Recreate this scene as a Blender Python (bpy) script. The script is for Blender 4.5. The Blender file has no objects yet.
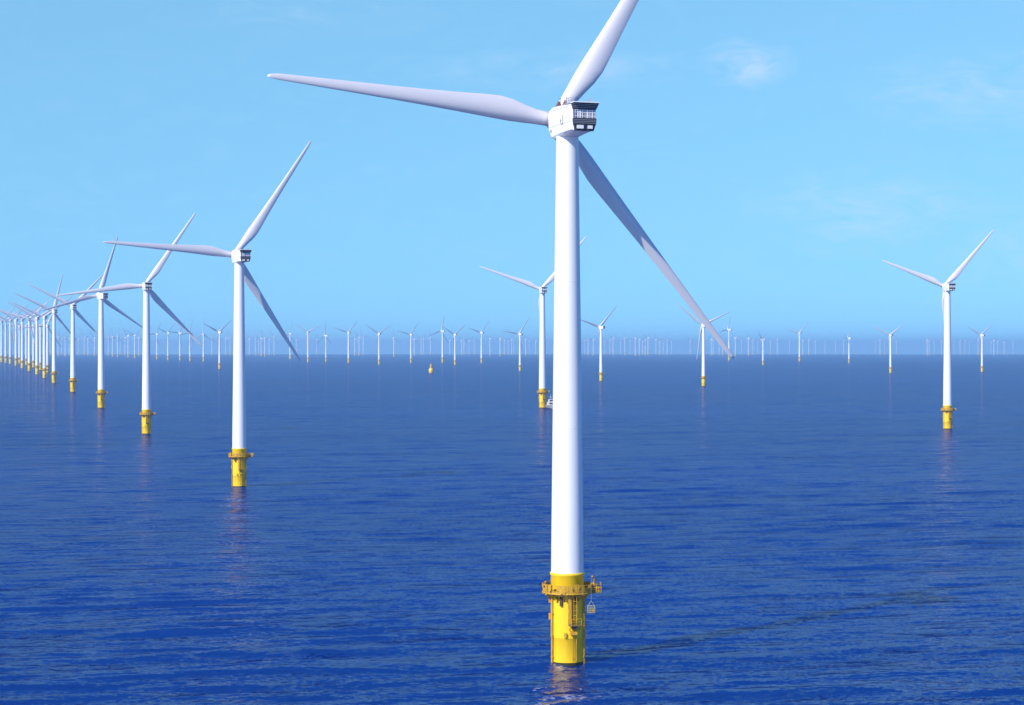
import bpy, bmesh, math, random
import numpy as np
from mathutils import Vector, Matrix
S = bpy.context.scene
COL = S.collection
rad = math.radians

# ---------------------------------------------------------------- camera
EYE = 50.9            # metres above the water
F = 1920.0            # focal length in pixels of a 1024 px wide picture
EARTH = 7.43e6        # effective earth radius (with refraction)
cam = bpy.data.cameras.new('camera')
cam.lens = F * 36 / 1024
cam.clip_start = 1.0
cam.clip_end = 200000
camo = bpy.data.objects.new('camera', cam)
COL.objects.link(camo)
camo.location = (0, 0, EYE)
camo.rotation_euler = (rad(90 - 0.164), 0, 0)
S.camera = camo

# ---------------------------------------------------------------- sky, sun, exposure
SUN_EL, SUN_AZ = 38.0, 222.0     # azimuth clockwise from +Y (view direction)
W = bpy.data.worlds.new('World')
S.world = W
W.use_nodes = True
nt = W.node_tree
for n in list(nt.nodes):
    nt.nodes.remove(n)
N = nt.nodes.new
L = nt.links.new
out = N('ShaderNodeOutputWorld')
bg = N('ShaderNodeBackground')
bg.inputs['Strength'].default_value = 0.145
sky = N('ShaderNodeTexSky')
sky.sky_type = 'NISHITA'
sky.sun_disc = False
sky.sun_elevation = rad(SUN_EL)
sky.sun_rotation = rad(SUN_AZ)
sky.altitude = 0
sky.air_density = 1.0
sky.dust_density = 0.0
sky.ozone_density = 3.0
# the sea haze box carries the last degrees of the sky: sample the clear air a little higher up
tcs = N('ShaderNodeTexCoord')
lift = N('ShaderNodeVectorMath'); lift.operation = 'MULTIPLY_ADD'
lift.inputs[1].default_value = (1, 1, 0.6); lift.inputs[2].default_value = (0, 0, 0.30)
L(tcs.outputs['Generated'], lift.inputs[0])
lnm = N('ShaderNodeVectorMath'); lnm.operation = 'NORMALIZE'
L(lift.outputs[0], lnm.inputs[0]); L(lnm.outputs[0], sky.inputs['Vector'])
tint = N('ShaderNodeMixRGB'); tint.blend_type = 'MULTIPLY'
tint.inputs[0].default_value = 1.0
tint.inputs[2].default_value = (1.18, 1.66, 1.50, 1)
L(sky.outputs[0], tint.inputs[1])
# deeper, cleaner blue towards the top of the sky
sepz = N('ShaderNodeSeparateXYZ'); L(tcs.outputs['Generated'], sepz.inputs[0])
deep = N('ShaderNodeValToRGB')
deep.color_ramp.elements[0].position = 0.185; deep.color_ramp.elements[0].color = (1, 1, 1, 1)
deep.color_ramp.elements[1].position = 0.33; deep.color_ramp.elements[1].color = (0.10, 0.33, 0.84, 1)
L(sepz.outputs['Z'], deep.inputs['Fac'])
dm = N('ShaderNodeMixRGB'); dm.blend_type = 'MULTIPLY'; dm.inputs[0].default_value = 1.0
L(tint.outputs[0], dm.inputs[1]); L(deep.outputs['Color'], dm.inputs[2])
# thin high cloud, placed by direction in the sky
tc = N('ShaderNodeTexCoord')
def math_node(op, a, b=None, clamp=False):
    m = N('ShaderNodeMath'); m.operation = op; m.use_clamp = clamp
    for i, v in enumerate((a, b)):
        if v is None: continue
        if hasattr(v, 'links'): L(v, m.inputs[i])
        else: m.inputs[i].default_value = v
    return m.outputs[0]
mp = N('ShaderNodeMapping'); mp.inputs['Scale'].default_value = (9, 9, 26)
L(tc.outputs['Generated'], mp.inputs['Vector'])
nz = N('ShaderNodeTexNoise'); nz.inputs['Scale'].default_value = 3.4
nz.inputs['Detail'].default_value = 8; nz.inputs['Roughness'].default_value = 0.62
nz.inputs['Distortion'].default_value = 1.1
L(mp.outputs[0], nz.inputs['Vector'])
total = None
for (az, el, sx, sz, k) in ((7.0, 8.35, 1.6, 0.85, 0.75), (13.6, 7.4, 4.2, 1.3, 0.4),
                            (10.4, 4.0, 4.0, 1.5, 0.4), (1.6, 8.2, 4.6, 0.7, 0.4),
                            (-6.0, 9.7, 4.0, 0.7, 0.16), (14.5, 3.0, 3.0, 1.5, 0.2)):
    sub = N('ShaderNodeVectorMath'); sub.operation = 'SUBTRACT'
    L(tc.outputs['Generated'], sub.inputs[0])
    d_ = Vector((math.sin(rad(az)) * math.cos(rad(el)), math.cos(rad(az)) * math.cos(rad(el)), math.sin(rad(el))))
    sub.inputs[1].default_value = d_
    ml = N('ShaderNodeVectorMath'); ml.operation = 'MULTIPLY'
    L(sub.outputs[0], ml.inputs[0])
    ml.inputs[1].default_value = (1 / math.sin(rad(sx)), 1 / math.sin(rad(sx)), 1 / math.sin(rad(sz)))
    ln = N('ShaderNodeVectorMath'); ln.operation = 'LENGTH'
    L(ml.outputs[0], ln.inputs[0])
    fall = math_node('SUBTRACT', 1.0, ln.outputs['Value'], True)
    fall = math_node('MULTIPLY', fall, k)
    total = fall if total is None else math_node('ADD', total, fall)
ns = math_node('SUBTRACT', nz.outputs['Fac'], 0.34)
ns = math_node('MULTIPLY', ns, 3.2, True)
cl = math_node('MULTIPLY', total, ns, True)
wisp = math_node('MULTIPLY', math_node('SUBTRACT', nz.outputs['Fac'], 0.5, True), 0.22)
cl = math_node('ADD', cl, wisp, True)
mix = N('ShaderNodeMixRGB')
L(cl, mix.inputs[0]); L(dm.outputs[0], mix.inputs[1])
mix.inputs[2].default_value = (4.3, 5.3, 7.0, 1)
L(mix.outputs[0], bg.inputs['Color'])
L(bg.outputs[0], out.inputs['Surface'])

sun = bpy.data.lights.new('sun', 'SUN')
sun.energy = 5.0
sun.angle = rad(0.53)
sun.color = (1.0, 0.935, 0.85)
suno = bpy.data.objects.new('sun', sun)
COL.objects.link(suno)
sd = Vector((math.sin(rad(SUN_AZ)) * math.cos(rad(SUN_EL)), math.cos(rad(SUN_AZ)) * math.cos(rad(SUN_EL)), math.sin(rad(SUN_EL))))
suno.rotation_euler = sd.to_track_quat('Z', 'Y').to_euler()
suno.location = (0, 0, 3000)

S.view_settings.view_transform = 'Standard'
S.view_settings.look = 'None'
S.view_settings.exposure = 0.1
S.view_settings.gamma = 1.0
S.view_settings.use_curve_mapping = False
S.render.engine = 'CYCLES'
S.cycles.use_denoising = True
S.cycles.max_bounces = 6
S.cycles.volume_bounces = 1
S.cycles.volume_max_steps = 64

# ---------------------------------------------------------------- materials
def mat(name, col, rough=0.5, metal=0.0, var=0.0, scale=1.0, bump=0.0, spec=0.5, stains=None):
    m = bpy.data.materials.new(name); m.use_nodes = True
    t = m.node_tree; b = t.nodes['Principled BSDF']
    b.inputs['Base Color'].default_value = (*col, 1)
    b.inputs['Roughness'].default_value = rough
    b.inputs['Metallic'].default_value = metal
    b.inputs['Specular IOR Level'].default_value = spec
    tcx = t.nodes.new('ShaderNodeTexCoord')
    if var > 0:
        mpx = t.nodes.new('ShaderNodeMapping'); mpx.inputs['Scale'].default_value = (scale, scale, scale * 0.25)
        t.links.new(tcx.outputs['Object'], mpx.inputs[0])
        n = t.nodes.new('ShaderNodeTexNoise'); n.inputs['Scale'].default_value = 1.0
        n.inputs['Detail'].default_value = 6; n.inputs['Roughness'].default_value = 0.65
        t.links.new(mpx.outputs[0], n.inputs['Vector'])
        r = t.nodes.new('ShaderNodeValToRGB')
        r.color_ramp.elements[0].position = 0.3; r.color_ramp.elements[1].position = 0.7
        lo = stains if stains else tuple(c * (1 - var) for c in col)
        r.color_ramp.elements[0].color = (*lo, 1)
        r.color_ramp.elements[1].color = (*col, 1)
        t.links.new(n.outputs['Fac'], r.inputs['Fac'])
        t.links.new(r.outputs['Color'], b.inputs['Base Color'])
        if bump:
            bp = t.nodes.new('ShaderNodeBump'); bp.inputs['Strength'].default_value = bump
            bp.inputs['Distance'].default_value = 0.05
            t.links.new(n.outputs['Fac'], bp.inputs['Height'])
            t.links.new(bp.outputs['Normal'], b.inputs['Normal'])
    return m

M_WHITE = mat('white_tower_paint', (0.86, 0.86, 0.85), 0.38, var=0.05, scale=0.5)
M_BLADE = mat('blade_gelcoat', (0.73, 0.70, 0.71), 0.32, var=0.05, scale=0.7)
M_NAC = mat('nacelle_shell', (0.86, 0.85, 0.83), 0.42, var=0.08, scale=1.1)
M_GREY = mat('light_grey_steel', (0.42, 0.44, 0.46), 0.5, var=0.2, scale=3)
M_DARK = mat('dark_louvre', (0.045, 0.048, 0.075), 0.55, var=0.3, scale=6)
M_BLUEG = mat('blue_grey_grille', (0.12, 0.15, 0.34), 0.5, var=0.4, scale=6)
M_BASK = mat('worn_yellow_grey_basket', (0.42, 0.38, 0.22), 0.6, var=0.4, scale=4)
M_BROWN = mat('reddish_brown_housing', (0.22, 0.12, 0.10), 0.5, var=0.3, scale=6)
M_YEL = mat('yellow_marine_paint', (0.95, 0.66, 0.008), 0.42, var=0.13, scale=0.9, bump=0.15, stains=(0.88, 0.55, 0.008))
M_YEL2 = mat('weathered_yellow_paint', (0.80, 0.47, 0.015), 0.55, var=0.35, scale=5, bump=0.3, stains=(0.30, 0.15, 0.02))
M_YELB = mat('deep_yellow_splash_zone_paint', (0.95, 0.645, 0.008), 0.36, var=0.2, scale=1.6, stains=(0.86, 0.53, 0.008))
M_RUST = mat('rusty_dark_steel', (0.10, 0.06, 0.03), 0.7, var=0.5, scale=4)
M_GRATE = mat('deck_grating', (0.30, 0.22, 0.06), 0.7, var=0.5, scale=5)
M_GROWTH = mat('wet_marine_growth', (0.05, 0.05, 0.02), 0.35, var=0.5, scale=4)
M_HULL = mat('grey_boat_hull', (0.28, 0.29, 0.31), 0.4, var=0.2, scale=1)
M_CABIN = mat('pale_boat_cabin', (0.62, 0.60, 0.56), 0.4, var=0.1, scale=1)
M_GLASS = mat('dark_cabin_glass', (0.02, 0.03, 0.04), 0.08)

# ---------------------------------------------------------------- mesh builder
class MB:
    def __init__(self):
        self.v = []; self.f = []; self.mi = []; self.sm = []
    def add(self, verts, faces, mi=0, smooth=False):
        o = len(self.v)
        self.v += [tuple(p) for p in verts]
        self.f += [tuple(i + o for i in f) for f in faces]
        self.mi += [mi] * len(faces); self.sm += [smooth] * len(faces)
        return self
    def box(self, c, s, rz=0.0, mi=0, taper=1.0, M=None):
        c = Vector(c); vs = []
        R = Matrix.Rotation(rz, 3, 'Z') if M is None else M
        for z in (-1, 1):
            k = taper if z > 0 else 1.0
            for x, y in ((-1, -1), (1, -1), (1, 1), (-1, 1)):
                vs.append(c + R @ Vector((x * s[0] / 2 * k, y * s[1] / 2 * k, z * s[2] / 2)))
        return self.add(vs, [(0, 3, 2, 1), (4, 5, 6, 7), (0, 1, 5, 4), (1, 2, 6, 5), (2, 3, 7, 6), (3, 0, 4, 7)], mi)
    def tube(self, p, q, r, n=8, mi=0, r2=None, caps=True):
        p = Vector(p); q = Vector(q); r2 = r if r2 is None else r2
        d = (q - p).normalized()
        a = d.orthogonal().normalized(); b = d.cross(a)
        vs = [p + (a * math.cos(2 * math.pi * i / n) + b * math.sin(2 * math.pi * i / n)) * r for i in range(n)]
        vs += [q + (a * math.cos(2 * math.pi * i / n) + b * math.sin(2 * math.pi * i / n)) * r2 for i in range(n)]
        self.add(vs, [(i, (i + 1) % n, n + (i + 1) % n, n + i) for i in range(n)], mi, n > 6)
        if caps:
            self.add(vs[:n], [tuple(reversed(range(n)))], mi)
            self.add(vs[n:], [tuple(range(n))], mi)
        return self
    def lathe(self, prof, n=48, mi=0, c=(0, 0, 0), cap=True, a0=0.0, smooth=True):
        vs = []
        for (r, z) in prof:
            for i in range(n):
                t = a0 + 2 * math.pi * i / n
                vs.append((c[0] + r * math.cos(t), c[1] + r * math.sin(t), c[2] + z))
        fs = []
        for k in range(len(prof) - 1):
            for i in range(n):
                j = (i + 1) % n
                fs.append((k * n + i, k * n + j, (k + 1) * n + j, (k + 1) * n + i))
        self.add(vs, fs, mi, smooth)
        if cap:
            self.add(vs[:n], [tuple(reversed(range(n)))], mi)
            self.add(vs[-n:], [tuple(range(n))], mi)
        return self
    def ring(self, r, z, tr, n=48, mi=0, a=0.0, b=2 * math.pi, seg=6):
        full = abs(b - a - 2 * math.pi) < 1e-4
        m = n if full else n + 1
        vs = []
        for i in range(m):
            t = a + (b - a) * i / n
            for k in range(seg):
                p = 2 * math.pi * k / seg
                rr = r + tr * math.cos(p)
                vs.append((rr * math.cos(t), rr * math.sin(t), z + tr * math.sin(p)))
        fs = []
        for i in range(n):
            j = (i + 1) % m
            for k in range(seg):
                l = (k + 1) % seg
                fs.append((i * seg + k, j * seg + k, j * seg + l, i * seg + l))
        return self.add(vs, fs, mi, True)
    def prism_x(self, prof, w, mi=0, inset=0.25):
        """side profile in (y, z), width w along x, with chamfered long edges"""
        n = len(prof)
        cy = sum(p[0] for p in prof) / n; cz = sum(p[1] for p in prof) / n
        def shr(p, k):
            d = Vector((p[0] - cy, p[1] - cz)); l = d.length
            d *= max(0.0, (l - k)) / l
            return (cy + d.x, cz + d.y)
        layers = [(-w / 2, inset), (-w / 2 + inset * 0.35, inset * 0.35), (-w / 2 + inset, 0), (w / 2 - inset, 0), (w / 2 - inset * 0.35, inset * 0.35), (w / 2, inset)]
        vs = []
        for (x, k) in layers:
            for p in prof:
                q = shr(p, k); vs.append((x, q[0], q[1]))
        fs = [tuple(range(n)), tuple(reversed(range((len(layers) - 1) * n, len(layers) * n)))]
        for a in range(len(layers) - 1):
            for i in range(n):
                j = (i + 1) % n
                fs.append((a * n + i, (a + 1) * n + i, (a + 1) * n + j, a * n + j))
        return self.add(vs, fs, mi)
    def mesh(self, name, mats):
        me = bpy.data.meshes.new(name)
        me.from_pydata(self.v, [], self.f)
        for m in mats: me.materials.append(m)
        me.polygons.foreach_set('material_index', self.mi)
        me.polygons.foreach_set('use_smooth', self.sm)
        bm = bmesh.new(); bm.from_mesh(me)
        bmesh.ops.recalc_face_normals(bm, faces=bm.faces)
        bm.to_mesh(me); bm.free()
        me.update()
        return me

def obj(name, me, parent=None, loc=(0, 0, 0), mtx=None):
    o = bpy.data.objects.new(name, me)
    COL.objects.link(o)
    o.parent = parent
    if mtx is not None: o.matrix_local = mtx if parent is None else mtx
    else: o.location = loc
    return o

def tag(o, label=None, cat=None, group=None, kind=None):
    if label: o['label'] = label
    if cat: o['category'] = cat
    if group: o['group'] = group
    if kind: o['kind'] = kind
    return o

def drop(x, y):
    return -(x * x + y * y) / (2 * EARTH)

# ---------------------------------------------------------------- sea: one curved sheet with real swell
rng = np.random.default_rng(7)
waves = []
for lam, amp, cnt in ((46, 0.10, 7), (30, 0.085, 9), (19, 0.095, 12), (12, 0.085, 16), (8, 0.062, 22), (5.2, 0.027, 30), (3.4, 0.019, 34), (2.1, 0.011, 34)):
    for i in range(cnt):
        l = lam * rng.uniform(0.8, 1.25)
        th = rad(17) + rng.normal(0, rad(9 if lam > 7 else 16))
        k = 2 * math.pi / l
        waves.append((k * -math.sin(th), k * math.cos(th), amp * rng.uniform(0.5, 1.2) / math.sqrt(cnt / 3), rng.uniform(0, 6.28), l))
def swell(x, y, spacing, fade):
    z = np.zeros_like(x)
    patch = 0.75 + 0.45 * np.sin(x * 0.011 + y * 0.004 + 1.0) * np.sin(y * 0.0065 - x * 0.002)
    for kx, ky, a, ph, l in waves:
        att = np.clip((l / spacing - 2.2) / 2.0, 0, 1)
        if not att.any(): continue
        z += att * a * np.sin(kx * x + ky * y + ph)
    return z * fade * patch

def grid_mesh(az, r, fine):
    A, Rr = np.meshgrid(az, r)
    x = Rr * np.sin(A); y = Rr * np.cos(A)
    z = -(Rr ** 2) / (2 * EARTH)
    if fine:
        sp = np.gradient(r)[:, None] * np.ones_like(A)
        edge = np.clip((rad(18.6) - np.abs(A)) / rad(0.7), 0, 1) * np.clip((Rr - 186) / 12, 0, 1)
        z = z + swell(x, y, sp, edge)
    return np.stack([x, y, z], -1).reshape(-1, 3), A.shape

sea_v = []; sea_q = []; off = 0
def add_grid(az, r, fine=False):
    global off
    v, (nr, na) = grid_mesh(az, r, fine)
    idx = np.arange(nr * na).reshape(nr, na) + off
    q = np.stack([idx[:-1, :-1], idx[:-1, 1:], idx[1:, 1:], idx[1:, :-1]], -1).reshape(-1, 4)[:, ::-1]
    sea_v.append(v); sea_q.append(q); off += len(v)
RMAX = 36000.0
rows = [185.0]
while rows[-1] < RMAX:
    r_ = rows[-1]
    px = r_ * r_ / (F * EYE)                 # depth covered by one picture row
    rows.append(r_ + min(max(0.3, (0.36 if r_ < 700 else 0.5) * px), 60 + r_ * 0.02))
rows[-1] = RMAX
rows = np.array(rows)
add_grid(np.linspace(rad(-18.6), rad(18.6), 1300), rows, True)
add_grid(np.linspace(rad(18.6), rad(341.4), 130), np.array([2.0, 60, 185, 500, 1500, 4000, 9000, 18000, 27000, RMAX]))
add_grid(np.linspace(rad(-18.6), rad(18.6), 16), np.array([2.0, 60, 185.0]))
V = np.concatenate(sea_v); Q = np.concatenate(sea_q)
me = bpy.data.meshes.new('sea')
me.vertices.add(len(V)); me.vertices.foreach_set('co', V.astype(np.float32).ravel())
me.loops.add(Q.size); me.loops.foreach_set('vertex_index', Q.astype(np.int32).ravel())
me.polygons.add(len(Q)); me.polygons.foreach_set('loop_start', np.arange(0, Q.size, 4, dtype=np.int32))
me.polygons.foreach_set('use_smooth', np.ones(len(Q), dtype=bool))
me.update(calc_edges=True)

ms = bpy.data.materials.new('deep_blue_sea_water'); ms.use_nodes = True
t = ms.node_tree; b = t.nodes['Principled BSDF']
b.inputs['Roughness'].default_value = 0.13
b.inputs['IOR'].default_value = 1.22
g = t.nodes.new('ShaderNodeNewGeometry')
def tnoise(scale, sc, detail, rough):
    mp = t.nodes.new('ShaderNodeMapping'); mp.vector_type = 'TEXTURE'
    mp.inputs['Rotation'].default_value = (0, 0, rad(15))
    mp.inputs['Scale'].default_value = sc
    t.links.new(g.outputs['Position'], mp.inputs[0])
    n = t.nodes.new('ShaderNodeTexNoise'); n.inputs['Scale'].default_value = scale
    n.inputs['Detail'].default_value = detail; n.inputs['Roughness'].default_value = rough
    t.links.new(mp.outputs[0], n.inputs['Vector'])
    return n.outputs['Fac']
# slow changes in the colour of the water body
body = tnoise(0.002, (3.0, 1.0, 1.0), 4, 0.55)
cr = t.nodes.new('ShaderNodeValToRGB')
cr.color_ramp.elements[0].position = 0.32; cr.color_ramp.elements[1].position = 0.68
cr.color_ramp.elements[0].color = (0.0003, 0.019, 0.138, 1)
cr.color_ramp.elements[1].color = (0.0005, 0.029, 0.200, 1)
t.links.new(body, cr.inputs['Fac']); t.links.new(cr.outputs['Color'], b.inputs['Base Color'])
# ripple slopes added straight to the surface normal, so that they stay as steep far away as near
def ripple(scale, sc, detail, rough, slope):
    mp = t.nodes.new('ShaderNodeMapping'); mp.vector_type = 'TEXTURE'
    mp.inputs['Rotation'].default_value = (0, 0, rad(14))
    mp.inputs['Scale'].default_value = sc
    t.links.new(g.outputs['Position'], mp.inputs[0])
    n = t.nodes.new('ShaderNodeTexNoise'); n.inputs['Scale'].default_value = scale
    n.inputs['Detail'].default_value = detail; n.inputs['Roughness'].default_value = rough
    t.links.new(mp.outputs[0], n.inputs['Vector'])
    v = t.nodes.new('ShaderNodeVectorMath'); v.operation = 'MULTIPLY_ADD'
    v.inputs[1].default_value = (slope, slope, 0)
    v.inputs[2].default_value = (-slope / 2, -slope / 2, 0)
    t.links.new(n.outputs['Color'], v.inputs[0])
    return v.outputs[0]
acc = g.outputs['Normal']
for args in ((1.4, (1.5, 1.0, 1.0), 3, 0.6, 0.95), (0.28, (4.0, 1.0, 1.0), 2, 0.5, 0.8), (0.06, (6.0, 1.0, 1.0), 2, 0.5, 0.25)):
    ad = t.nodes.new('ShaderNodeVectorMath'); ad.operation = 'ADD'
    t.links.new(acc, ad.inputs[0]); t.links.new(ripple(*args), ad.inputs[1])
    acc = ad.outputs[0]
nrm = t.nodes.new('ShaderNodeVectorMath'); nrm.operation = 'NORMALIZE'
t.links.new(acc, nrm.inputs[0]); t.links.new(nrm.outputs[0], b.inputs['Normal'])
# wave facets hide each other at low angles, so the mirror part of rough water never reaches a full Fresnel mirror
b.inputs['Specular IOR Level'].default_value = 0.0
b.inputs['Roughness'].default_value = 0.9
fr = t.nodes.new('ShaderNodeFresnel'); fr.inputs['IOR'].default_value = 1.19
t.links.new(nrm.outputs[0], fr.inputs['Normal'])
cap = t.nodes.new('ShaderNodeMath'); cap.operation = 'MINIMUM'; cap.inputs[1].default_value = 0.30
t.links.new(fr.outputs[0], cap.inputs[0])
gl = t.nodes.new('ShaderNodeBsdfGlossy'); gl.inputs['Roughness'].default_value = 0.12
t.links.new(nrm.outputs[0], gl.inputs['Normal'])
mxs = t.nodes.new('ShaderNodeMixShader')
t.links.new(cap.outputs[0], mxs.inputs['Fac'])
t.links.new(b.outputs[0], mxs.inputs[1]); t.links.new(gl.outputs[0], mxs.inputs[2])
t.links.new(mxs.outputs[0], t.nodes['Material Output'].inputs['Surface'])
me.materials.append(ms)
tag(obj('sea', me), kind='structure')

# ---------------------------------------------------------------- haze
hz = MB().box((0, 0, 36), (76000, 76000, 240))
mh = bpy.data.materials.new('thin_sea_haze'); mh.use_nodes = True
t = mh.node_tree
t.nodes.remove(t.nodes['Principled BSDF'])
pv = t.nodes.new('ShaderNodeVolumePrincipled')
pv.inputs['Color'].default_value = (0.50, 0.82, 1.0, 1)
pv.inputs['Density'].default_value = 6.5e-5
pv.inputs['Anisotropy'].default_value = 0.2
t.links.new(pv.outputs[0], t.nodes['Material Output'].inputs['Volume'])
tag(obj('haze', hz.mesh('haze', [mh])), kind='stuff')

# ---------------------------------------------------------------- turbine parts (metres, hub 88 m above the water)
HUB = 88.0
OVER = 5.2
def tower_mesh():
    m = MB()
    prof = []
    z0, z1 = 14.7, 85.2
    for i in range(25):
        k = i / 24
        prof.append((2.62 + (1.78 - 2.62) * k ** 1.12, z0 + (z1 - z0) * k))
    m.lathe(prof, 64)
    for zz in (38.0, 61.5):                    # flush flange seams
        k = (zz - z0) / (z1 - z0); r = 2.62 + (1.78 - 2.62) * k ** 1.12
        m.lathe([(r + 0.004, zz - 0.07), (r + 0.016, zz - 0.05), (r + 0.016, zz + 0.05), (r + 0.004, zz + 0.07)], 64)
    return m.mesh('tower', [M_WHITE])

def airfoil(n, t):
    pts = []
    for i in range(n):
        u = 2 * math.pi * i / n
        x = 0.5 * (1 + math.cos(u))            # 1 at trailing, 0 at leading
        yt = 5 * t * (0.2969 * math.sqrt(x) - 0.126 * x - 0.3516 * x ** 2 + 0.2843 * x ** 3 - 0.1036 * x ** 4)
        yc = 0.045 * 4 * x * (1 - x)
        s = 1 if u <= math.pi else -1
        pts.append((x, yc + s * yt))
    return pts
def blade_mesh(n=28):
    st = [(1.0, 2.35, 1, 1.0, 26), (2.4, 2.35, 1, 1.0, 26), (4.0, 2.5, .85, .8, 25), (6.2, 3.05, .5, .56, 22), (8.5, 3.65, .2, .42, 18),
          (10.8, 3.85, .04, .35, 14.5), (13.5, 3.6, 0, .31, 11.5), (18, 3.1, 0, .27, 8.5), (24, 2.55, 0, .24, 6), (30, 2.12, 0, .22, 4.2),
          (36, 1.76, 0, .20, 2.6), (42, 1.42, 0, .18, 1.3), (46.5, 1.15, 0, .17, .5), (49.2, .95, 0, .16, 0), (50.4, .66, 0, .15, 0), (51, .22, 0, .15, 0)]
    vs = []
    for (r, c, bl, th, tw) in st:
        tw = rad(tw + 2)
        af = airfoil(n, min(th, .5))
        bend = 0.9 * (r / 51) ** 2
        for i, (x, y) in enumerate(af):
            u = 2 * math.pi * i / n
            ax, ay = (x - 0.30 - 0.02) * c, y * c
            cx, cy = 0.5 * c * math.cos(u), 0.5 * c * math.sin(u)
            X = cx * bl + ax * (1 - bl); Y = -(cy * bl + ay * (1 - bl))
            # leading edge (-x) turns upwind (+y)
            vs.append((X * math.cos(tw) + Y * math.sin(tw), -X * math.sin(tw) + Y * math.cos(tw) + bend, r))
    fs = []
    for k in range(len(st) - 1):
        for i in range(n):
            j = (i + 1) % n
            fs.append((k * n + i, k * n + j, (k + 1) * n + j, (k + 1) * n + i))
    fs += [tuple(reversed(range(n))), tuple((len(st) - 1) * n + i for i in range(n))]
    m = MB(); m.add(vs, fs, 0, True)
    me = m.mesh('blade', [M_BLADE])
    return me

def nacelle_mesh():
    m = MB()
    prof = [(-7.4, -3.0), (-5.0, -3.1), (-2.2, -3.35), (0.2, -3.6), (2.0, -3.65), (2.8, -3.4), (4.1, -2.0), (4.25, 0.9), (3.7, 1.3), (2.6, 1.75), (-1.5, 1.6), (-7.4, 1.25)]
    m.prism_x(prof, 3.8, 0, 0.62)
    for zz, y0, y1 in ((-1.55, -7.0, 3.6), (0.95, -7.0, 2.4)):
        m.box((-1.905, (y0 + y1) / 2, zz), (0.02, y1 - y0, 0.06), mi=1)
    for yy, z0, z1 in ((-4.6, -2.7, 0.95), (1.1, -3.1, 1.2)):
        m.box((-1.907, yy, (z0 + z1) / 2), (0.02, 0.05, z1 - z0), mi=1)
    m.box((-1.905, 2.5, -2.2), (0.03, 1.1, 0.5), mi=1)
    return m.mesh('nacelle', [M_NAC, M_GREY])
def roof_kit():
    m = MB()
    # low raised roof deck with rails, two instrument housings
    m.box((0, -5.0, 1.45), (3.5, 4.4, 0.16))
    for sx in (-1, 1):
        m.tube((sx * 1.7, -7.1, 2.25), (sx * 1.7, -2.9, 2.25), 0.035, 6)
        m.tube((sx * 1.7, -7.1, 1.9), (sx * 1.7, -2.9, 1.9), 0.03, 6)
        for k in range(5):
            m.tube((sx * 1.7, -7.1 + 1.05 * k, 1.5), (sx * 1.7, -7.1 + 1.05 * k, 2.25), 0.035, 6)
    return m.mesh('roof_deck', [M_GREY])
def instr_mesh():
    m = MB()
    m.box((0, 0, 0.28), (0.75, 0.95, 0.55), taper=0.8)
    m.lathe([(0.26, .55), (0.3, .62), (0.26, .85), (0.1, .98)], 12)
    m.tube((0.2, -.2, .5), (0.2, -.2, 1.5), .04, 6)
    m.tube((-.1, -.2, 1.35), (.5, -.2, 1.35), .03, 6)
    return m.mesh('instrument_housing', [M_BROWN])
def cooler_mesh():
    m = MB()   # stepped rear: flared dark hood, grille band, dark louvre, light boxes
    def quadring(y0, x0, x1, z0, z1, y1, mi, flare=0.0):
        vs = [(-x0, y0, z0), (x0, y0, z0), (x0, -8.2, z0), (-x0, -8.2, z0),
              (-x1, y1, z1), (x1, y1, z1), (x1, -8.2, z1), (-x1, -8.2, z1)]
        m.add(vs, [(0, 1, 5, 4), (1, 2, 6, 5), (3, 0, 4, 7), (0, 3, 2, 1), (4, 5, 6, 7)], mi)
    quadring(-8.9, 2.1, 2.42, 1.28, 2.22, -9.5, 0)
    m.box((0, -8.95, 2.31), (5.0, 1.6, 0.16), mi=2)
    quadring(-8.75, 2.0, 2.06, -0.12, 1.26, -8.85, 1)
    quadring(-8.95, 2.08, 2.14, -1.12, -0.14, -9.0, 0)
    quadring(-8.65, 1.75, 2.0, -2.05, -1.14, -8.9, 0)
    # vertical bars, slats and light panels
    for k in range(9):
        x = -1.85 + k * 0.46
        m.box((x, -8.87, 0.56), (0.15 + 0.1 * (k % 3), 0.08, 1.3), mi=2 if k % 4 else 3)
    for zz in (0.2, 0.78, 1.12):
        m.box((0, -8.9, zz), (4.0, 0.06, 0.09), mi=2)
    for zz in (1.5, 1.75, 2.0):
        m.box((0, -9.12 - (zz - 1.28) * 0.4, zz), (4.5, 0.05, 0.05), mi=3)
    for zz in (-0.9, -0.65, -0.4):
        m.box((0, -9.0, zz), (4.1, 0.05, 0.05), mi=3)
    m.box((-0.95, -8.9, -1.5), (1.25, 0.16, 0.55), mi=2)
    m.box((0.95, -8.9, -1.5), (0.9, 0.16, 0.5), mi=2)
    return m.mesh('rear_cooler', [M_DARK, M_BLUEG, M_NAC, M_GREY])
def mark_mesh():
    """small dark hook-shaped emblem on the left flank"""
    m = MB()
    pts = [(-0.35, 0.75), (-0.42, 0.2), (-0.5, -0.35), (-0.2, -0.75), (0.25, -0.7), (0.55, -0.35), (0.5, 0.0)]
    for a, b_ in zip(pts[:-1], pts[1:]):
        m.tube((0, a[0], a[1]), (0, b_[0], b_[1]), 0.055, 6)
    m.tube((-0.03, 0.5, -0.05), (0.03, 0.5, -0.05), 0.17, 10)
    return m.mesh('emblem', [M_DARK])
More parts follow.
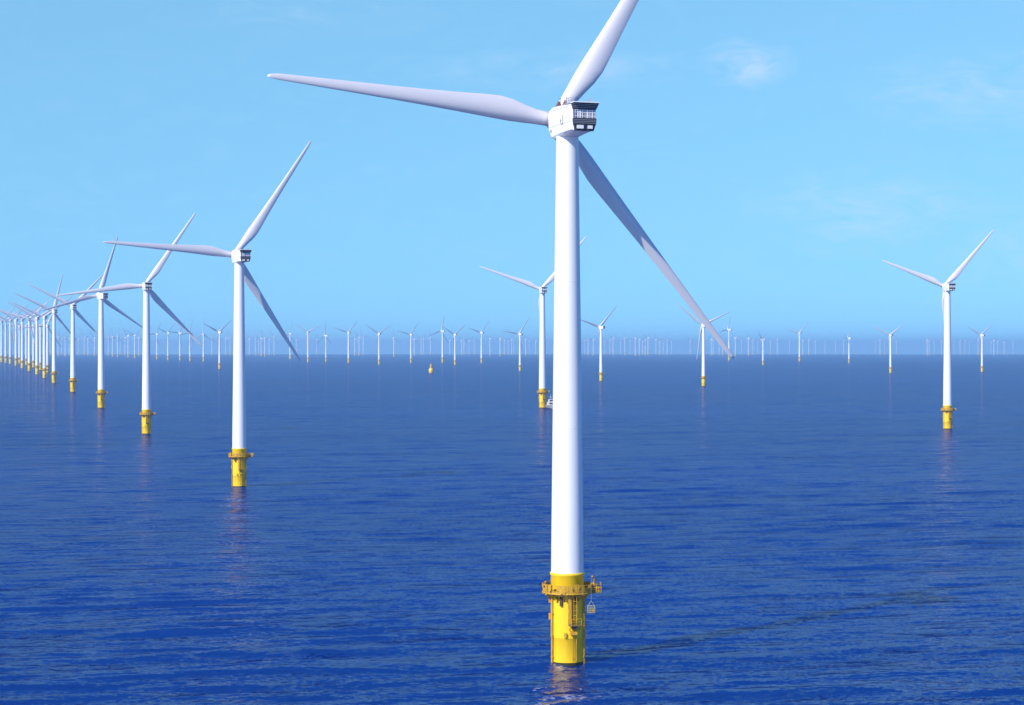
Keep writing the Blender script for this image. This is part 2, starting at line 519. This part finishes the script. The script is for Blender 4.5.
def hubm():
    m = MB()
    # spinner, axis along +y
    prof = [(0.6, -1.4), (1.55, -1.35), (1.75, -0.9), (1.82, 0.0), (1.72, 0.8), (1.35, 1.5), (0.8, 1.95), (0.2, 2.1)]
    n = 32; vs = []
    for r, y in prof:
        for i in range(n):
            t_ = 2 * math.pi * i / n
            vs.append((r * math.cos(t_), y, r * math.sin(t_)))
    fs = []
    for k in range(len(prof) - 1):
        for i in range(n):
            j = (i + 1) % n
            fs.append((k * n + i, (k + 1) * n + i, (k + 1) * n + j, k * n + j))
    fs += [tuple(range(n)), tuple(reversed(range((len(prof) - 1) * n, len(prof) * n)))]
    m.add(vs, fs, 0, True)
    return m.mesh('rotor_hub', [M_NAC])

def foundation_mesh():
    m = MB()
    m.lathe([(2.63, -6), (2.63, 0.45)], 64, mi=2)
    m.lathe([(2.625, 0.45), (2.625, 4.3), (2.66, 4.34)], 64, mi=1, cap=False)
    m.lathe([(2.66, 4.34), (2.66, 10.6), (2.68, 14.2), (2.78, 14.3), (2.78, 14.68), (2.55, 14.7)], 64, mi=0, cap=False)
    return m.mesh('foundation', [M_YEL, M_YELB, M_GROWTH])
def deck_mesh():
    m = MB()
    m.lathe([(2.7, 11.42), (3.95, 11.42), (3.95, 11.62), (2.7, 11.62), (2.7, 11.42)], 40, mi=1, cap=False, smooth=False)
    m.ring(3.97, 11.52, 0.13, 40, seg=8)
    # laydown extension to the right
    m.box((4.55, 0.4, 11.53), (1.7, 2.7, 0.2), mi=1)
    for k in range(14):
        a = 2 * math.pi * k / 14
        c, s = math.cos(a), math.sin(a)
        m.tube((3.75 * c, 3.75 * s, 11.42), (2.62 * c, 2.62 * s, 10.2), 0.12, 6)
        m.box((3.2 * c, 3.2 * s, 11.32), (1.15, 0.16, 0.24), rz=a)
    return m.mesh('platform', [M_YEL2, M_GRATE])
def rail_mesh():
    m = MB(); rnd = random.Random(3)
    for zz, tr in ((12.85, 0.06), (12.4, 0.045), (11.95, 0.045)):
        m.ring(3.98, zz, tr, 48, seg=6)
    m.lathe([(4.0, 11.6), (4.03, 11.6), (4.03, 11.85), (4.0, 11.85)], 48, cap=False, smooth=False)
    for k in range(28):
        a = 2 * math.pi * k / 28
        c, s = math.cos(a), math.sin(a)
        m.tube((3.98 * c, 3.98 * s, 11.5), (3.98 * c, 3.98 * s, 12.88), 0.055, 6)
        if rnd.random() < 0.95:               # lockers, lamps, life-ring boxes hung along the rail
            h = rnd.uniform(0.6, 1.25); w = rnd.uniform(0.5, 0.95)
            a2 = a + rnd.uniform(0.05, 0.16)
            m.box((3.9 * math.cos(a2), 3.9 * math.sin(a2), 11.7 + h / 2 + rnd.uniform(0, .2)), (0.28, w, h), rz=a2)
            a3 = a2 + rnd.uniform(-0.1, 0.1)
            m.box((4.0 * math.cos(a3), 4.0 * math.sin(a3), rnd.uniform(11.3, 12.6)), (0.3, rnd.uniform(.2, .4), rnd.uniform(.25, .5)), rz=a3, mi=rnd.choice((0, 1, 1)))
    for x, y in ((5.4, -0.95), (5.4, 1.75), (4.6, -0.95)):
        m.tube((x, y, 11.6), (x, y, 12.9), 0.055, 6)
    for zz in (12.85, 12.3):
        m.tube((4.0, -0.95, zz), (5.4, -0.95, zz), 0.045, 6)
        m.tube((5.4, -0.95, zz), (5.4, 1.75, zz), 0.045, 6)
    m.box((4.7, 0.9, 12.15), (0.8, 0.9, 0.95), mi=2)
    m.box((4.9, -0.3, 12.0), (0.5, 0.7, 0.75), mi=0)
    return m.mesh('railing', [M_YEL2, M_RUST, M_GREY])
def ladder_mesh():
    m = MB()
    R_ = Matrix.Rotation(rad(-68), 3, 'Z')     # angle of the access ladder round the column
    def P(r, t_, z): return R_ @ Vector((r, t_, z))
    for sy in (-0.3, 0.3):
        m.tube(P(3.0, sy, 0.6), P(3.0, sy, 11.5), 0.06, 6)
    for k in range(30):
        m.tube(P(3.0, -0.3, 0.9 + k * 0.36), P(3.0, 0.3, 0.9 + k * 0.36), 0.03, 6)
    for zz in (1.4, 4.4, 7.4, 10.4):
        for sy in (-0.3, 0.3):
            m.tube(P(2.55, sy, zz), P(3.0, sy, zz), 0.06, 6)
    for k in range(6):                          # cage hoops
        zz = 7.4 + k * 0.75
        pts = [P(3.0 + 0.75 * math.sin(a), -0.42 * math.cos(a), zz) for a in [math.pi * i / 6 for i in range(7)]]
        for a, b_ in zip(pts[:-1], pts[1:]): m.tube(a, b_, 0.035, 6)
    for a in (0.6, 1.57, 2.5):
        m.tube(P(3.0 + 0.75 * math.sin(a), -0.42 * math.cos(a), 7.3), P(3.0 + 0.75 * math.sin(a), -0.42 * math.cos(a), 11.3), 0.035, 6)
    # upright box added to cast shade beside the ladder; dark cabinet below
    D_ = Matrix.Rotation(rad(-84), 3, 'Z')
    m.box(D_ @ Vector((3.0, 0, 9.0)), (0.7, 0.5, 4.6), rz=rad(-84))
    m.box(D_ @ Vector((3.05, 0.75, 6.2)), (0.9, 0.9, 0.7), rz=rad(-84), mi=2)
    m.box(D_ @ Vector((3.1, 0.6, 5.3)), (0.8, 1.1, 0.5), rz=rad(-84))
    # rest platform
    m.box(P(3.2, 0.0, 6.55), (1.3, 1.9, 0.16), rz=rad(-68), mi=1)
    for sy in (-0.85, 0.85):
        m.tube(P(3.75, sy, 6.6), P(3.75, sy, 7.6), 0.05, 6)
        m.tube(P(2.65, sy, 5.7), P(3.7, sy, 6.5), 0.07, 6)
    m.tube(P(3.75, -.85, 7.6), P(3.75, .85, 7.6), 0.05, 6)
    m.tube(P(3.75, -.85, 7.1), P(3.75, .85, 7.1), 0.04, 6)
    return m.mesh('ladder', [M_YEL2, M_GRATE, M_RUST])
def jtube_mesh():
    m = MB()
    for a in (rad(-150), rad(-20), rad(70)):
        c, s = math.cos(a), math.sin(a)
        m.tube((2.86 * c, 2.86 * s, -4), (2.86 * c, 2.86 * s, 11.4), 0.16, 10)
        for zz in (1.2, 4.6, 8.2): m.box((2.75 * c, 2.75 * s, zz), (0.5, 0.5, 0.18), rz=a)
    # lifting brackets and anode brackets hanging below the deck
    for a, z, h in ((rad(-112), 10.3, 1.5), (rad(-128), 10.6, 0.8), (rad(-84), 9.8, 2.2), (rad(-60), 10.3, 1.2), (rad(-98), 4.9, 0.7), (rad(-176), 10.2, 0.8), (rad(-176), 7.6, 1.0)):
        c, s = math.cos(a), math.sin(a)
        m.box((2.75 * c, 2.75 * s, z), (0.5, 0.42, h), rz=a, mi=1 if z > 9 and a > rad(-120) else 0)
    return m.mesh('cable_tube', [M_YEL2, M_RUST])
def davit_mesh():
    m = MB()
    m.tube((4.3, -0.3, 11.6), (4.3, -0.3, 14.0), 0.16, 10)
    m.tube((4.3, -0.3, 13.9), (3.9, -2.6, 14.3), 0.11, 8)
    m.tube((4.3, -0.3, 13.0), (4.1, -1.6, 14.1), 0.06, 6)
    m.box((4.15, -0.05, 12.7), (0.5, 0.6, 0.5))
    return m.mesh('davit_crane', [M_YEL2])

ME = dict(tower=tower_mesh(), blade=blade_mesh(), nacelle=nacelle_mesh(), roof=roof_kit(), instr=instr_mesh(), cooler=cooler_mesh(),
          mark=mark_mesh(), hub=hubm(), foundation=foundation_mesh(), deck=deck_mesh(), rail=rail_mesh(), ladder=ladder_mesh(),
          jt=jtube_mesh(), davit=davit_mesh())

def rotor_mtx(yaw, ang=None, k=1.0, kx=1.0):
    m = Matrix.Rotation(rad(yaw), 4, 'Z') @ Matrix.Translation((0, OVER, 0)) @ Matrix.Rotation(rad(5), 4, 'X')
    m = Matrix.Translation((0, 0, HUB)) @ m
    if ang is not None:
        m = m @ Matrix.Rotation(rad(90 - ang), 4, 'Y') @ Matrix.Diagonal((kx, 1, k, 1))
    return m

def turbine(x, d, s, yaw, blades, level, label, group):
    t_ = bpy.data.objects.new('wind_turbine', None)
    COL.objects.link(t_)
    t_.empty_display_size = 3
    t_.location = (x, d, drop(x, d)); t_.scale = (s, s, s)
    tag(t_, label, 'wind turbine', group)
    obj('tower', ME['tower'], t_)
    obj('foundation', ME['foundation'], t_)
    dk = obj('platform', ME['deck'], t_)
    obj('railing', ME['rail'], dk)
    nm = Matrix.Translation((0, 0, HUB)) @ Matrix.Rotation(rad(yaw), 4, 'Z')
    nc = obj('nacelle', ME['nacelle'], t_, mtx=nm)
    obj('rear_cooler', ME['cooler'], nc, mtx=Matrix.Translation((0, 0.95, -1.05)) @ Matrix.Diagonal((0.88, 1, 1, 1)))
    if level >= 1:
        obj('roof_deck', ME['roof'], nc)
        obj('ladder', ME['ladder'], t_)
        obj('cable_tube', ME['jt'], t_)
    if level >= 2:
        obj('davit_crane', ME['davit'], t_)
        obj('instrument_housing', ME['instr'], nc, (-0.9, 1.5, 1.6))
        obj('instrument_housing', ME['instr'], nc, (-0.6, -0.5, 1.55))
        obj('emblem', ME['mark'], nc, (-1.91, -2.6, -0.9))
    obj('rotor_hub', ME['hub'], t_, mtx=rotor_mtx(yaw))
    for bl in blades:
        obj('blade', ME['blade'], t_, mtx=rotor_mtx(yaw, bl[0], bl[1] / 51.0, bl[2] if len(bl) > 2 else 1.0))
    return t_

# near and middle-distance turbines: x, distance, scale, yaw, three (blade angle, blade length)
G_LEFT = 'wind turbines in the long left row'
G_MID = 'wind turbines scattered in the middle distance'
turbine(8.9, 309, 1.0, 19, [(59.5, 51), (-49.0, 52, 0.86), (174, 48)], 2,
        'nearest and largest white wind turbine, yellow base in the foreground right of centre', None)
NEAR = [
 (-99.3, 699, .963, 26, [(56.5, 53.5), (-55.5, 49), (176, 50.5)], 'second largest white turbine, left of centre, tall blade pointing up right, whole in view'),
 (-214.2, 1125, .992, 20, [(56, 53), (-46, 50.5), (-172.5, 51)], 'third turbine of the left row, next left of the second largest turbine'),
 (-344.1, 1608, 1.075, 38, [(72, 49), (-32, 48), (-164.5, 47.5)], 'left row turbine with nearly upright blade, fourth from the camera'),
 (-499.7, 2185, 1.112, 26, [(46, 48), (-46, 46), (153.5, 49.5)], 'fifth turbine of the left row, just left of the one with nearly upright blade'),
 (-654.0, 2742, 1.168, 30, [(76, 47), (-49, 47), (156, 53)], 'sixth turbine of the left row, with a steep thin upper blade'),
]
for x, d, s, yw, bl, lab in NEAR:
    turbine(x, d, s, yw, bl, 1, lab, G_LEFT)
turbine(25.5, 1608, 1.132, 10, [(49.5, 52.5), (-87, 49), (160.5, 49)], 1, 'white turbine right behind the nearest tower, small grey boat beside its yellow base', G_MID)
turbine(270.8, 1194, 1.011, 9, [(48.5, 47), (-84.5, 46), (159, 43)], 1, 'large white turbine standing alone near the right edge, yellow base and railing visible', G_MID)

def solve(px, yb, yh):
    a = yb - 347.0
    A = 1 / (2 * EARTH); B = -a / F
    d = (-B - math.sqrt(B * B - 4 * A * EYE)) / (2 * A)
    s = (EYE + (347.0 - yh) * d / F + d * d / (2 * EARTH)) / HUB
    return (px - 512) * d / F, d, s

# left row receding to the picture edge (bearing and size read off the row)
ROW = [(44.5, 378, 317, 36, 'seventh'), (37, 374.5, 318, 31, 'eighth'), (29.3, 371.3, 319, 44, 'ninth'), (22.3, 368.3, 319.5, 35, 'tenth'),
       (16, 365.6, 320, 29, 'eleventh'), (10.3, 364, 320.5, 41, 'twelfth'), (5.8, 363, 321, 42, 'thirteenth'), (1.6, 362.2, 321.5, 50, 'fourteenth and farthest')]
for px, yb, yh, a, word in ROW:
    x, d, s = solve(px, yb, yh)
    turbine(x, d, s, 16 + (a * 7) % 17, [(a, 53), (a - 120, 51), (a + 120, 51)], 0, 'slim turbine in the crowded left row, %s from the camera' % word, G_LEFT)
for px, yb, yh, a, word in ((47.5, 372.5, 322, 66, 'first'), (40.5, 369.8, 322, 30, 'second'), (33.5, 367.4, 322.5, 75, 'third'), (26.3, 365, 323, 45, 'fourth'), (19.5, 363.4, 323.5, 55, 'fifth')):
    x, d, s = solve(px, yb, yh)
    turbine(x, d, s * 0.93, 30, [(a, 51), (a - 120, 51), (a + 120, 51)], 0, 'turbine half hidden behind the left row, %s from right of those behind' % word, 'turbines half hidden behind the left row')

MID = [
 (601, 381, 327, 38, 44, 'white turbine with yellow foot just right of the nearest tower'),
 (703.5, 386, 325, 22, 24, 'white turbine whose head is crossed by the lower blade of the nearest turbine'),
 (890.5, 373, 335, 20, 35, 'small turbine with V of raised blades, left of the large right-hand one'),
 (982, 372, 335, 30, 36, 'small turbine with raised blades and yellow foot, right of the large right-hand one'),
 (219.5, 369, 332, 48, 36, 'small turbine with yellow foot just left of the second largest tower'),
 (520, 371, 334, 40, 52, 'small turbine with yellow foot, left of the tower with the boat'),
 (203.5, 361.5, 334, 30, 88, 'small turbine with upright blade, rightmost of the row of five beyond the third turbine'),
 (190, 361, 333, 60, 70, 'small turbine, second from the right in the row of five beyond the third turbine'),
 (180, 360.5, 333, 60, 55, 'small turbine, middle of the row of five beyond the third turbine'),
 (168, 360.2, 333, 60, 40, 'small turbine, second from the left in the row of five beyond the third turbine'),
 (157, 359.2, 334, 60, 62, 'small turbine, leftmost of the row of five beyond the third turbine'),
 (308, 362.2, 332, 25, 28, 'small turbine with long low right blade, nearest right of the second largest turbine'),
 (326, 362, 335.5, 62, 90, 'small turbine whose blades form a cross, seen edge on, between two with raised blades'),
 (348.5, 363, 332.5, 40, 44, 'small turbine with blade raised to the right, between the cross-shaped one and the long-bladed one'),
 (379, 364.5, 333.5, 38, 30, 'small turbine with long blade reaching low right, fourth right of the second largest turbine'),
 (411, 363, 334.5, 45, 48, 'small turbine with raised right blade, just left of the bare yellow foundation'),
 (442.5, 362.5, 331, 50, 76, 'small turbine with the steepest tallest blade, just right of the bare yellow foundation'),
 (455, 365, 334.5, 42, 33, 'small turbine with low right blade, close beside the one with a steep tall blade'),
 (481.5, 363, 332.5, 45, 45, 'small turbine with raised right blade, midway between the bare foundation and the boat'),
 (729, 360.5, 329.5, 60, 70, 'small turbine close to the tip of the lower blade of the nearest turbine'),
 (763, 365, 339, 62, 25, 'short small turbine with stubby rotor, right of the nearest turbine blade tip'),
 (799.5, 361.5, 333, 25, 45, 'small turbine with clear V of thin blades on the right side sea'),
 (849, 363, 338, 65, 60, 'short small turbine with edge-on rotor, midway between two with V blades'),
]
for px, yb, yh, yw, a, lab in MID:
    x, d, s = solve(px, yb, yh)
    turbine(x, d, s, yw, [(a, 51), (a - 120, 51), (a + 120, 51)], 0, lab, G_MID)

# ---------------------------------------------------------------- faint far turbines: one mesh each, a few rotor poses
def far_mesh(pose, a0):
    m = MB()
    m.lathe([(2.6, 14.7), (1.85, 85.5)], 10, mi=0)
    m.lathe([(2.7, -4), (2.7, 14.7)], 10, mi=1)
    m.lathe([(3.9, 11.4), (4.0, 12.8)], 10, mi=1)
    m.prism_x([(-8.5, HUB - 1.9), (0.2, HUB - 3), (4.2, HUB - 1.6), (4.2, HUB + 1.4), (-1.5, HUB + 2.3), (-8.5, HUB + 2.3)], 4.3, 0, 0.3)
    for i in range(3):
        M = rotor_mtx(0, a0 + 120 * i)
        sec = [(1.0, 1.2, 1.2), (9, 1.7, .8), (25, 1.25, .35), (42, .7, .18), (51, .15, .06)]
        vs = []
        for r, c, w in sec:
            for q in range(6):
                u = 2 * math.pi * q / 6
                vs.append(M @ Vector((c * math.cos(u) + .4, w * math.sin(u), r)))
        fs = [(k * 6 + q, k * 6 + (q + 1) % 6, (k + 1) * 6 + (q + 1) % 6, (k + 1) * 6 + q) for k in range(4) for q in range(6)]
        fs += [tuple(range(6)), tuple(24 + q for q in range(6))]
        m.add(vs, fs, 2, True)
    m.tube((0, 4, HUB), (0, 6.8, HUB + .3), 1.7, 10, mi=0, r2=.6)
    return m.mesh('wind_turbine', [M_WHITE, M_YEL, M_BLADE])
POSES = [far_mesh(i, 12 + i * 21) for i in range(6)]
def far(px, yh, s, label, group, rnd):
    H = HUB * s
    lo, hi = 3000.0, 40000.0
    for _ in range(60):
        md = (lo + hi) / 2
        y = 347 - F * (H - md * md / (2 * EARTH) - EYE) / md
        if y < yh: lo = md
        else: hi = md
    d = lo; x = (px - 512) * d / F
    o = obj('wind_turbine', rnd.choice(POSES), None, (x, d, drop(x, d)))
    o.rotation_euler = (0, 0, rad(rnd.uniform(25, 60))); o.scale = (s, s, s)
    tag(o, label, 'wind turbine', group)
rnd = random.Random(11)
FAR = [  # (px, hub row), grouped by the stretch of horizon they stand on
 ('tiny far turbine between the fourth and third turbines of the left row',
  [(108.5, 337.5), (112, 337), (117.5, 336.5), (121, 338.5), (125, 338), (128, 336), (135.5, 335.5), (138.5, 338)]),
 ('faint far turbine between the row of five small turbines and the second largest tower',
  [(212, 338), (226.5, 338.5), (229.5, 337.5)]),
 ('faint far turbine between the second largest tower and its drooping blade',
  [(249, 338.5), (255, 338.5), (258, 339.5), (260.5, 338.5), (265, 338), (269, 339.5), (273.5, 337)]),
 ('faint far turbine behind the drooping blade tip of the second largest turbine', [(289.8, 334)]),
 ('faint far turbine among the clearer small ones right of the second largest turbine',
  [(297, 340), (316, 340), (335, 340.5), (355, 339), (358.5, 337.5), (363.5, 337), (370, 340.5), (386, 340.5), (394, 338)]),
 ('faint far turbine on the horizon near the bare yellow foundation',
  [(403, 341), (415, 339.5), (418, 340.5), (421.5, 339), (423.5, 339.5), (431, 338), (436, 340.5), (449, 340.5)]),
 ('faint far turbine between the bare yellow foundation and the tower with the boat',
  [(462, 340.5), (464.5, 338.5), (469, 341), (475, 341), (489.8, 338.8), (492.5, 341), (496, 340.5), (500.5, 338.8), (505, 340.5), (508, 341), (511, 340), (514.5, 341), (526, 339.7), (529, 341.2), (532.5, 340.5), (536, 341.3)]),
 ('faint far turbine between the nearest tower and the white turbine just right of it',
  [(585, 341), (588, 339.2), (591, 341), (594, 340)]),
 ('faint far turbine between the two clear white turbines right of the nearest tower',
  [(605, 341), (610, 340.5), (613, 338.5), (617.5, 341), (620.5, 341.5), (625.5, 338.5), (630, 341), (635, 338.5), (639, 339.7), (643, 341.5), (646, 340.5), (648.7, 338), (652, 341.5), (656, 339.7), (660, 341.2), (663, 341.5), (668, 340.5), (672, 341.5), (677, 341), (683, 341.5), (690, 341.2), (696, 341.5)]),
 ('faint far turbine around the lower blade tip of the nearest turbine',
  [(711.5, 339.5), (714, 340.5), (718.5, 339), (722, 340.5), (735.5, 338), (741, 341), (748.2, 338.5), (752.5, 340), (757, 341.5)]),
 ('faint far turbine between the stubby small turbine and the edge-on one on the right',
  [(771, 341), (778, 340), (784, 341), (790, 341.5), (794.5, 340.3), (797, 341.5), (803.5, 341), (808.5, 340.3), (815, 341.8), (825, 342), (835, 341.8), (843, 341), (845, 341.5)]),
 ('faint far turbine between the small edge-on turbine and the large right-hand one',
  [(857, 341.5), (863, 341.8), (872.5, 341), (876, 341.8), (880, 340), (885, 341.5), (897, 341.8), (902, 341.5), (908, 340.8), (914, 341), (920, 341.8), (926.5, 340.5), (929.5, 341), (934, 341.8), (938.5, 341), (941.5, 341.5)]),
 ('faint far turbine on the horizon right of the large right-hand turbine',
  [(954, 341.8), (959.5, 341.2), (964.5, 341.5), (970, 342), (975, 341.8), (978.5, 339.5), (987.5, 342), (991, 342), (994.7, 340.5), (998, 341.3), (1004, 342), (1009, 341.5), (1013, 341.5), (1017, 341.7), (1021, 342)]),
 ('ghostly far turbine on the horizon between towers of the crowded left row',
  [(48.5, 339.5), (51, 338.5), (59, 337), (62, 339), (66, 337.5), (69, 338.5), (79, 339), (84, 337.5), (88, 339), (94, 338)]),
]
for lab, lst in FAR:
    for i, (px, yh) in enumerate(lst):
        if yh >= 340.3 and rnd.random() < 0.45: continue
        far(px + rnd.uniform(-.8, .8), yh - 0.3, rnd.uniform(1.35, 1.9), lab, 'far turbines: ' + lab.split(' turbine ', 1)[1], rnd)

# ---------------------------------------------------------------- bare yellow foundation in open water
x, d, s = solve(431, 373, 330)
m = MB()
m.lathe([(4.6, -3), (4.9, 0.5), (5.6, 3.5), (6.6, 8), (6.5, 12), (5.6, 17), (3.6, 20.5), (3.2, 21)], 24, mi=0)
m.lathe([(3.2, 21.0), (3.4, 24), (3.1, 33), (2.0, 37.5), (0.5, 39)], 20, mi=1)
m.ring(5.4, 20.6, 0.25, 24)
f_ = obj('foundation_pile', m.mesh('foundation_pile', [M_YEL, M_YEL2]), None, (x, d, drop(x, d)))
f_.scale = (0.72, 0.72, 0.48)
tag(f_, 'bare yellow foundation standing in the water without a turbine, wide bulge under a narrow top', 'foundation')

# ---------------------------------------------------------------- cargo basket hanging from the nearest platform's crane
m = MB()
for sx in (-.75, .75):
    for sy in (-.5, .5):
        m.tube((sx, sy, 0), (sx, sy, 1.2), .07, 6)
        m.tube((sx, sy, 1.2), (0, 0, 2.1), .035, 6)
for zz in (0.04, .42, .8, 1.2):
    for sx in (-.75, .75): m.tube((sx, -.5, zz), (sx, .5, zz), .05, 6)
    for sy in (-.5, .5): m.tube((-.75, sy, zz), (.75, sy, zz), .05, 6)
m.box((0, 0, .0), (1.5, 1.0, .06)); m.box((-.25, 0, .4), (.6, .6, .7)); m.box((.4, 0.05, .35), (.5, .6, .5), mi=1)
m.tube((0, 0, 2.1), (0, 0, 6.55), .035, 6)
bk = obj('cargo_basket', m.mesh('cargo_basket', [M_BASK, M_YEL2]), None, (8.9 + 3.75, 309 - 2.6, 8.5))
bk.scale = (0.75, 0.75, 0.89)
tag(bk, 'small worn yellow-grey cargo basket hanging at the right of the nearest yellow base', 'basket')

# ---------------------------------------------------------------- crew boat beside the turbine behind the nearest tower
bt = bpy.data.objects.new('crew_boat', None); COL.objects.link(bt)
bx_, by_ = 32.6, 1598.0
bt.location = (bx_, by_, drop(bx_, by_)); bt.rotation_euler = (0, 0, rad(14)); bt.scale = (1.15, 1.15, 1.15)
tag(bt, 'small grey crew boat with pale cabin beside the yellow base behind the nearest tower', 'boat')
m = MB()
secs = [(-9, 2.7, 2.2), (-4, 2.9, 2.1), (2, 2.9, 2.3), (6.5, 2.2, 2.8), (9.5, .4, 3.4)]
vs = []
for y, w, h in secs:
    vs += [(-w, -y, h), (-w * .9, -y, .4), (-w * .35, -y, -.8), (w * .35, -y, -.8), (w * .9, -y, .4), (w, -y, h)]
fs = []
for k in range(4):
    for i in range(6):
        j = (i + 1) % 6
        fs.append((k * 6 + i, k * 6 + j, (k + 1) * 6 + j, (k + 1) * 6 + i))
fs += [(5, 4, 3, 2, 1, 0), tuple(24 + i for i in range(6))]
m.add(vs, fs)
obj('hull', m.mesh('hull', [M_HULL]), bt)
m = MB(); m.box((0, 1.5, 3.4), (4.4, 6, 2.4), taper=.92); m.box((0, 1.0, 5.6), (3.3, 3.6, 2.0), taper=.85)
cb = obj('cabin', m.mesh('cabin', [M_CABIN]), bt)
m = MB(); m.box((0, -.78, 5.7), (2.6, .1, .9)); m.box((0, -1.5, 3.7), (3.4, .12, .8))
obj('window', m.mesh('window', [M_GLASS]), cb)
m = MB(); m.tube((0, 1.4, 6.5), (0, 1.4, 10.6), .16, 8, r2=.08); m.tube((-1.1, 1.4, 8.6), (1.1, 1.4, 8.6), .08, 6); m.box((0, 1.3, 7.6), (1.4, .3, .3))
obj('mast', m.mesh('mast', [M_CABIN]), bt)
